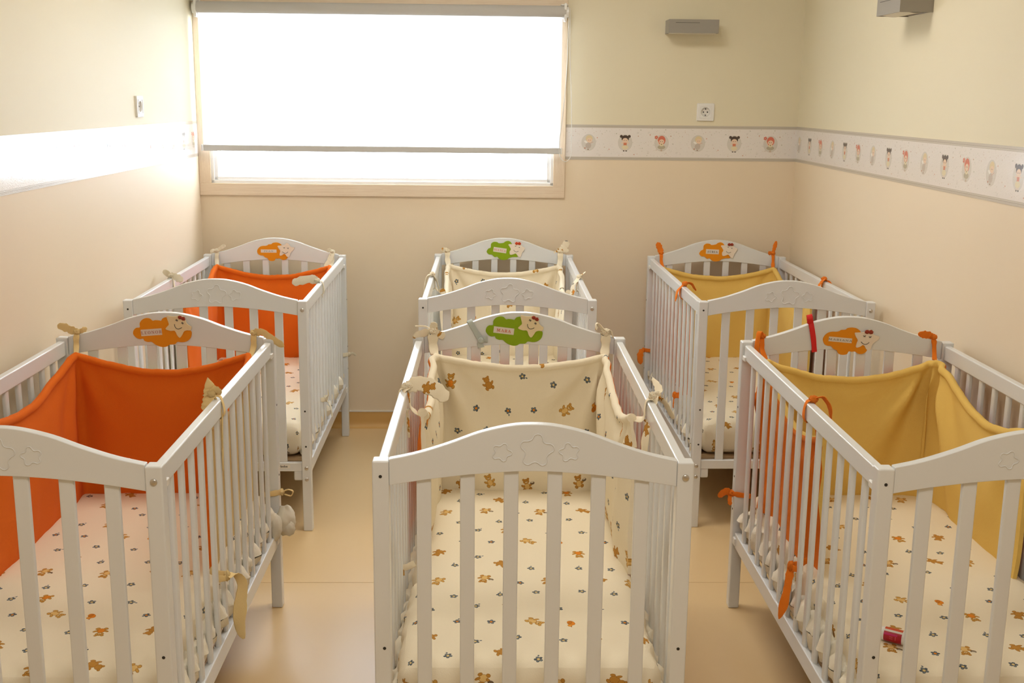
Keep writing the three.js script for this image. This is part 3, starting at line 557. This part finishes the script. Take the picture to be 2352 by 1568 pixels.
makeBumper('leftBack', 'bright orange bumper with cream ties in the far left cot', M.orange, M.ivory, M.ivory, {
  seed: 3.6, zl: -0.62, zr: -0.52, endL: 0.83, endR: 0.83, corner: 0.856, backSag: 0.05, sideSag: 0.06, cornerW: 0.02, folds: 0.6,
  cornerL: [{ p: [[0.02, 0.014, 0], [0.04, 0.026, 0]], w: 0.016, side: [0, 1, 0] }, { p: [[-0.016, 0.0, 0.01], [-0.03, -0.006, 0.012]], w: 0.016, side: [0, 1, 0] }],
  cornerR: [{ p: [[-0.016, 0.008, 0], [-0.026, -0.004, -0.004]], w: 0.014, side: [0, 1, 0] }, { p: [[-0.012, -0.04, 0.02], [-0.034, -0.07, 0.03]], w: 0.024, side: [1, 0, 0.3] }],
  midTailL: [{ p: [[0.014, 0.006, -0.01], [0.04, 0.012, -0.02]], w: 0.024, side: [0, 1, 0.3] }, { p: [[-0.02, -0.004, 0.01], [-0.05, -0.02, 0.01]], w: 0.026, side: [0, 1, 0] }],
  midR: -0.5, midTailR: [{ p: [[-0.03, 0.006, 0.006], [-0.07, -0.002, 0.012], [-0.1, -0.012, 0.012]], w: 0.032, side: [0, 1, 0.2] }, { p: [[0.02, -0.02, 0.004], [0.022, -0.07, 0.006]], w: 0.008 }], midKnotR: [0.304, 0.893],
  postR: [{ p: [[0.016, 0.006, 0], [0.034, -0.004, 0.004]], w: 0.014 }], postY: 0.41,
  lowR: -0.47, lowYR: 0.4, lowTailR: [{ p: [[0.012, 0.02, 0.02], [0.012, 0.045, 0.03]], w: 0.012 }, { p: [[0.016, -0.04, -0.01], [0.02, -0.09, -0.03]], w: 0.028, side: [0, 0.4, 1] }],
});
makeBumper('rightFront', 'yellow padded bumper with orange back and orange ties in the nearest right cot', M.yellow, M.tangerine, M.tangerine, {
  seed: 5.2, zl: -0.58, zr: -0.55, endL: 0.8, endR: 0.83, corner: 0.852, backSag: 0.058, sideSag: 0.075, cornerW: 0.015, folds: 3, wrinkle: 2,
  cornerL: [{ p: [[-0.012, 0.016, 0.016], [-0.02, -0.03, 0.026], [-0.012, -0.09, 0.03]], w: 0.014, side: [1, 0, 0.4] }],
  cornerR: [{ p: [[-0.022, 0.006, 0.004], [-0.052, 0.012, 0.006]], w: 0.022, side: [0, 1, 0.2] }],
  midL: -0.565, midTailL: [{ p: [[-0.022, 0.006, 0.004], [-0.04, -0.02, 0.01], [-0.044, -0.05, 0.014]], w: 0.022, side: [0, 0.4, 1] }], midKnotL: [0.308, 0.892],
  postL: [{ p: [[0.018, 0.006, 0.0], [0.044, -0.008, 0.01]], w: 0.024, side: [0, 1, 0.2] }, { p: [[0.006, -0.014, 0.008], [0.004, -0.036, 0.014]], w: 0.012, side: [1, 0, 0.6] }], postY: 0.392,
  lowL: -0.575, lowYL: 0.435, lowTailL: [{ p: [[0.006, -0.04, 0.006], [0.016, -0.1, 0.012], [0.026, -0.145, 0.01]], w: 0.019, side: [1, 0, 0.5] }, { p: [[0.002, -0.04, -0.006], [0.008, -0.09, -0.008], [0.014, -0.135, -0.02]], w: 0.02, side: [0.3, 0, 1] }],
});
makeBumper('rightBack', 'yellow padded bumper with orange ties in the far right cot', M.yellow, M.tangerine, M.tangerine, {
  seed: 6.7, zl: -0.44, zr: -0.6, endL: 0.82, endR: 0.83, corner: 0.852, backSag: 0.045, sideSag: 0.06, cornerW: 0.016, folds: 1.0, wrinkle: 2,
  cornerL: [{ p: [[-0.006, 0.018, 0], [-0.02, 0.05, 0]], w: 0.024, side: [1, 0.2, 0] }],
  cornerR: [{ p: [[0.006, 0.026, 0], [0.014, 0.06, 0]], w: 0.016, side: [1, -0.2, 0] }, { p: [[-0.014, 0.002, 0.004], [-0.024, 0.0, 0.006]], w: 0.016, side: [0, 1, 0] }],
  midL: -0.42, midTailL: [{ p: [[-0.022, 0.002, -0.004], [-0.05, -0.03, -0.01]], w: 0.022, side: [0, 0.5, 1] }, { p: [[0.03, -0.03, 0.01], [0.04, -0.07, 0.02]], w: 0.014 }, { p: [[0.024, -0.03, -0.02], [0.028, -0.07, -0.03]], w: 0.014 }],
  midTailR: [{ p: [[-0.016, -0.01, 0.02], [-0.034, -0.03, 0.03]], w: 0.02 }, { p: [[0.012, -0.01, -0.01], [0.024, -0.02, 0.03]], w: 0.018 }],
  postL: [{ p: [[0.008, -0.002, 0.004], [0.016, -0.03, 0.008], [0.012, -0.07, 0.01]], w: 0.024, side: [1, 0, 0.3] }], postY: 0.43,
  lowL: -0.43, lowYL: 0.42, lowTailL: [{ p: [[0.004, -0.03, 0.004], [0.004, -0.055, 0.006]], w: 0.012 }],
});

// ---------------------------------------------------------------- felt name signs on the headboards
const outlines = {
  A: { k: 6090, o: [1185, 510], star: [[1310, 203], [1400, 212], [1480, 216], [1560, 205], [1640, 262], [1662, 350], [1700, 395], [1746, 430], [1722, 492], [1655, 490], [1600, 510], [1560, 570], [1512, 622], [1470, 580], [1432, 490], [1350, 483], [1266, 446], [1300, 400], [1336, 352]],
    cloud: [[645, 510], [662, 440], [710, 400], [780, 392], [790, 310], [840, 250], [910, 225], [980, 235], [1030, 280], [1080, 274], [1150, 282], [1190, 290], [1220, 250], [1270, 230], [1320, 240], [1400, 340], [1500, 430], [1600, 480], [1720, 510], [1726, 590], [1690, 660], [1620, 705], [1540, 715], [1450, 705], [1400, 745], [1300, 750], [1250, 780], [1180, 790], [1100, 770], [1030, 730], [970, 678], [900, 675], [840, 650], [818, 608], [750, 610], [690, 580]],
    card: [988, 495, 392, 125, 6.5], bow: [1588, 250, 62, 0.45], eyes: [[1490, 288], [1592, 348]], eye: 26, mouth: [[1440, 360], [1446, 410], [1472, 446], [1500, 456], [1535, 450], [1572, 432]] },
  B: { k: 7857, o: [1080, 670], star: [[1298, 470], [1370, 458], [1450, 452], [1560, 430], [1650, 372], [1730, 440], [1770, 505], [1850, 535], [1915, 565], [1870, 640], [1780, 710], [1740, 770], [1720, 850], [1685, 895], [1610, 870], [1560, 790], [1510, 765], [1450, 805], [1385, 828], [1348, 812], [1362, 730], [1382, 645], [1330, 560]],
    cloud: [[525, 640], [560, 545], [640, 472], [740, 445], [850, 445], [920, 428], [962, 400], [1070, 390], [1120, 352], [1230, 338], [1330, 355], [1400, 395], [1440, 440], [1460, 520], [1500, 620], [1530, 720], [1580, 810], [1632, 895], [1590, 960], [1520, 993], [1430, 990], [1330, 935], [1255, 940], [1180, 935], [1140, 1000], [1050, 1020], [960, 1005], [912, 960], [880, 905], [800, 870], [730, 800], [640, 790], [566, 745]],
    card: [950, 642, 580, 118, 5], bow: [1640, 435, 90, 0.05], eyes: [[1537, 540], [1678, 562]], eye: 34, mouth: [[1462, 682], [1500, 722], [1570, 750], [1620, 735], [1664, 698]] },
  C: { k: 3110, o: [1185, 290], star: [[1230, 200], [1290, 196], [1330, 186], [1375, 172], [1415, 205], [1440, 232], [1474, 252], [1450, 300], [1430, 325], [1416, 372], [1398, 390], [1360, 360], [1338, 335], [1290, 350], [1254, 350], [1246, 310], [1264, 272], [1244, 230]],
    cloud: [[903, 312], [928, 268], [962, 250], [970, 192], [1010, 165], [1060, 170], [1085, 186], [1150, 180], [1180, 160], [1220, 150], [1255, 162], [1276, 190], [1300, 240], [1320, 300], [1345, 335], [1366, 385], [1290, 390], [1240, 405], [1200, 430], [1130, 434], [1085, 412], [1060, 386], [1020, 390], [980, 356], [935, 350]],
    card: [1100, 287, 195, 70, 8], bow: [1370, 184, 38, 0.05], eyes: [[1335, 222], [1390, 240]], eye: 11, mouth: [[1305, 280], [1320, 300], [1345, 312], [1378, 298]] },
};
function makeSign(k, label, kind, felt, starMat, name, ink, at, turn, opt = {}) {
  const O = outlines[kind], f = ([x, y]) => [(x - O.o[0]) / O.k, -(y - O.o[1]) / O.k];
  const t = place(thing('name_sign', label, 'name sign', [0, 0, 0], 0, 'felt cloud name signs on the headboards'), k);
  const [sx, sz, sa] = S[k];
  t.position.add(V(at[0], at[1], -L + 0.0265).applyAxisAngle(V(0, 1, 0), sa)); t.rotation.set(0, sa, 0); t.rotateZ(turn);
  part('cloud', plate(closedPts(O.cloud.map(f), 160), 0.0024), felt, t);
  const st = part('star', plate(closedPts(O.star.map(f), 110), 0.0024).translate(0, 0, 0.0032), starMat, t);
  const zf = 0.0064;
  const stitch = (pts, r = 0.0007) => new THREE.TubeGeometry(new THREE.CatmullRomCurve3(pts.map((q) => V(...f(q), zf))), 16, r, 5);
  O.eyes.forEach(([x, y]) => {
    const e = O.eye;
    part('eye', merge(kind === 'A' ? [stitch([[x - e, y + e * 0.2], [x, y], [x + e, y - e * 0.2]]), stitch([[x - e * 0.1, y - e], [x, y], [x + e * 0.1, y + e]]), stitch([[x - e * 0.7, y - e * 0.6], [x, y], [x + e * 0.7, y + e * 0.6]])] : [stitch([[x - e, y - e * 0.5], [x - e * 0.3, y + e * 0.2], [x + e, y - e * 0.5]]), stitch([[x, y - e * 0.2], [x - e * 0.5, y + e * 0.7]]), stitch([[x, y - e * 0.2], [x + e * 0.6, y + e * 0.7]])]), M.thread, st);
  });
  part('mouth', stitch(O.mouth, 0.0009), M.thread, st);
  if (opt.bow !== false) {
    const [bx, by, bs, ba] = O.bow, c = f([bx, by]), r = bs / O.k;
    const b = part('bow', merge([-1, 1].map((d) => lump(V(d * r * 0.55, 0, 0), r * 0.6, r * 0.55, 0.003, d + 3, 0.35)).concat([lump(V(0, 0, 0.001), r * 0.25, r * 0.3, 0.003, 1, 0.1)])), opt.bowMat ?? M.bowFelt, t);
    b.position.set(c[0], c[1], zf + 0.001); b.rotation.z = -ba;
  }
  const [cx, cy, cw, ch, ca] = O.card, c = f([cx, cy]), cm = std({ map: nameCard(name, ink), roughness: 0.6 });
  const g = box(-cw / 2 / O.k, cw / 2 / O.k, -ch / 2 / O.k, ch / 2 / O.k, 0, 0.0006);
  const card = part('name_card', g, cm, t); card.position.set(c[0], c[1], 0.0029); card.rotation.z = -THREE.MathUtils.degToRad(opt.cardTurn ?? ca);
  return t;
}
makeSign('centreFront', 'green felt cloud sign with star and card on the nearest middle headboard', 'A', M.greenFelt, M.starFelt, 'MARA', '#c4552c', [-0.017, 0.914], 0);
makeSign('leftFront', 'orange felt cloud sign with yellowish star on the nearest left headboard', 'A', M.orangeFelt, M.starFelt, 'LEONOR', '#a8756a', [-0.009, 0.912], 0.06, { cardTurn: -1 });
makeSign('rightFront', 'orange felt cloud sign beside the red ribbon on the nearest right headboard', 'B', M.orangeFelt, M.paleFelt, 'MARIANA', '#7d7d78', [-0.009, 0.898], 0);
makeSign('leftBack', 'orange felt cloud sign without a bow on the far left headboard', 'B', M.orangeFelt, M.paleFelt, 'IVAN', '#8a99a4', [-0.011, 0.909], 0.05, { bow: false, cardTurn: 3 });
makeSign('centreBack', 'green felt cloud sign with red bow on the headboard below the window wall', 'C', M.greenFelt, M.paleFelt, 'BIANCA', '#cf8a74', [0.008, 0.915], 0, { bowMat: M.redFelt });
makeSign('rightBack', 'orange felt cloud sign with brown bow on the far right headboard', 'C', M.orangeFelt, M.paleFelt, 'AUREA', '#5f5f60', [0.003, 0.918], 0.03, { cardTurn: 4 });

// ---------------------------------------------------------------- ribbons hung over two headboards, and the tube
{
  const r = place(thing('hanging_ribbon', 'bright red ribbon hung over the headboard of the nearest right cot', 'ribbon', [0, 0, 0]), 'rightFront'), z = -L + 0.03;
  part('strap', ribbon([V(-0.105, 0.862, z), V(-0.11, 0.9, z), V(-0.118, 0.938, z + 0.001), V(-0.121, 0.955, z - 0.006), V(-0.121, 0.957, z - 0.016), V(-0.12, 0.935, z - 0.028), V(-0.118, 0.9, z - 0.029)], 0.0165, 0.0022, V(1, 0.15, 0), { n: 40, crumple: 0.06 }), M.red, r);
  part('loop', ribbon([V(-0.122, 0.953, z - 0.004), V(-0.126, 0.968, z + 0.002), V(-0.127, 0.979, z - 0.006), V(-0.124, 0.972, z - 0.016), V(-0.122, 0.955, z - 0.014)], 0.018, 0.003, V(1, 0.25, 0), { n: 24, crumple: 0.15, s0: 3 }), M.red, r);
}
{
  const r = place(thing('hanging_ribbon', 'pale blue ribbon with a knot on the headboard of the nearest middle cot', 'ribbon', [0, 0, 0]), 'centreFront'), z = -L + 0.03;
  part('strap', ribbon([V(-0.122, 0.886, z + 0.002), V(-0.134, 0.905, z), V(-0.148, 0.93, z), V(-0.155, 0.9425, z - 0.002), V(-0.158, 0.946, z - 0.013), V(-0.158, 0.935, z - 0.029), V(-0.156, 0.9, z - 0.03)], 0.017, 0.0022, V(1, 0.5, 0), { n: 40, crumple: 0.12, s0: 5 }), M.blue, r);
  part('knot', lump(V(-0.12, 0.885, z + 0.005), 0.009, 0.01, 0.006, 4, 0.35), M.blue, r);
  part('tail', merge([ribbon([V(-0.12, 0.885, z + 0.003), V(-0.112, 0.888, z + 0.004), V(-0.1, 0.889, z + 0.003)], 0.016, 0.0022, V(0, 1, 0.2), { n: 10, taper: -0.3, s0: 2 }), ribbon([V(-0.121, 0.882, z + 0.003), V(-0.123, 0.873, z + 0.003), V(-0.12, 0.862, z + 0.003)], 0.017, 0.0022, V(1, 0, 0.2), { n: 10, taper: -0.3, s0: 6 })]), M.blue, r);
}
{
  const t = thing('small_tube', 'small red and magenta tube with white ends lying on the sheet', 'tube'), [x, z, a] = S.rightFront;
  t.position.set(x - 0.197, 0.413 + 0.016, z - 0.193); t.rotation.set(0, a - 0.6, 0); t.scale.setScalar(1.12);
  part('labelled_body', grid(48, 2, (u, v) => ({ p: V(lerp(-0.018, 0.018, v), 0.0145 * Math.cos(u * 2 * Math.PI), 0.0145 * Math.sin(u * 2 * Math.PI)), uv: [u, v] })), M.tube, t);
  const capG = (s) => new THREE.LatheGeometry([[0, 0.028], [0.0115, 0.028], [0.0135, 0.026], [0.0142, 0.0182], [0.0143, 0.0178]].map(([r, y]) => new THREE.Vector2(r, y)), 32).rotateZ(-s * Math.PI / 2);
  part('white_end', capG(1), M.plastic, t); part('white_end_001', capG(-1), M.plastic, t);
}

renderer.render(scene, camera);
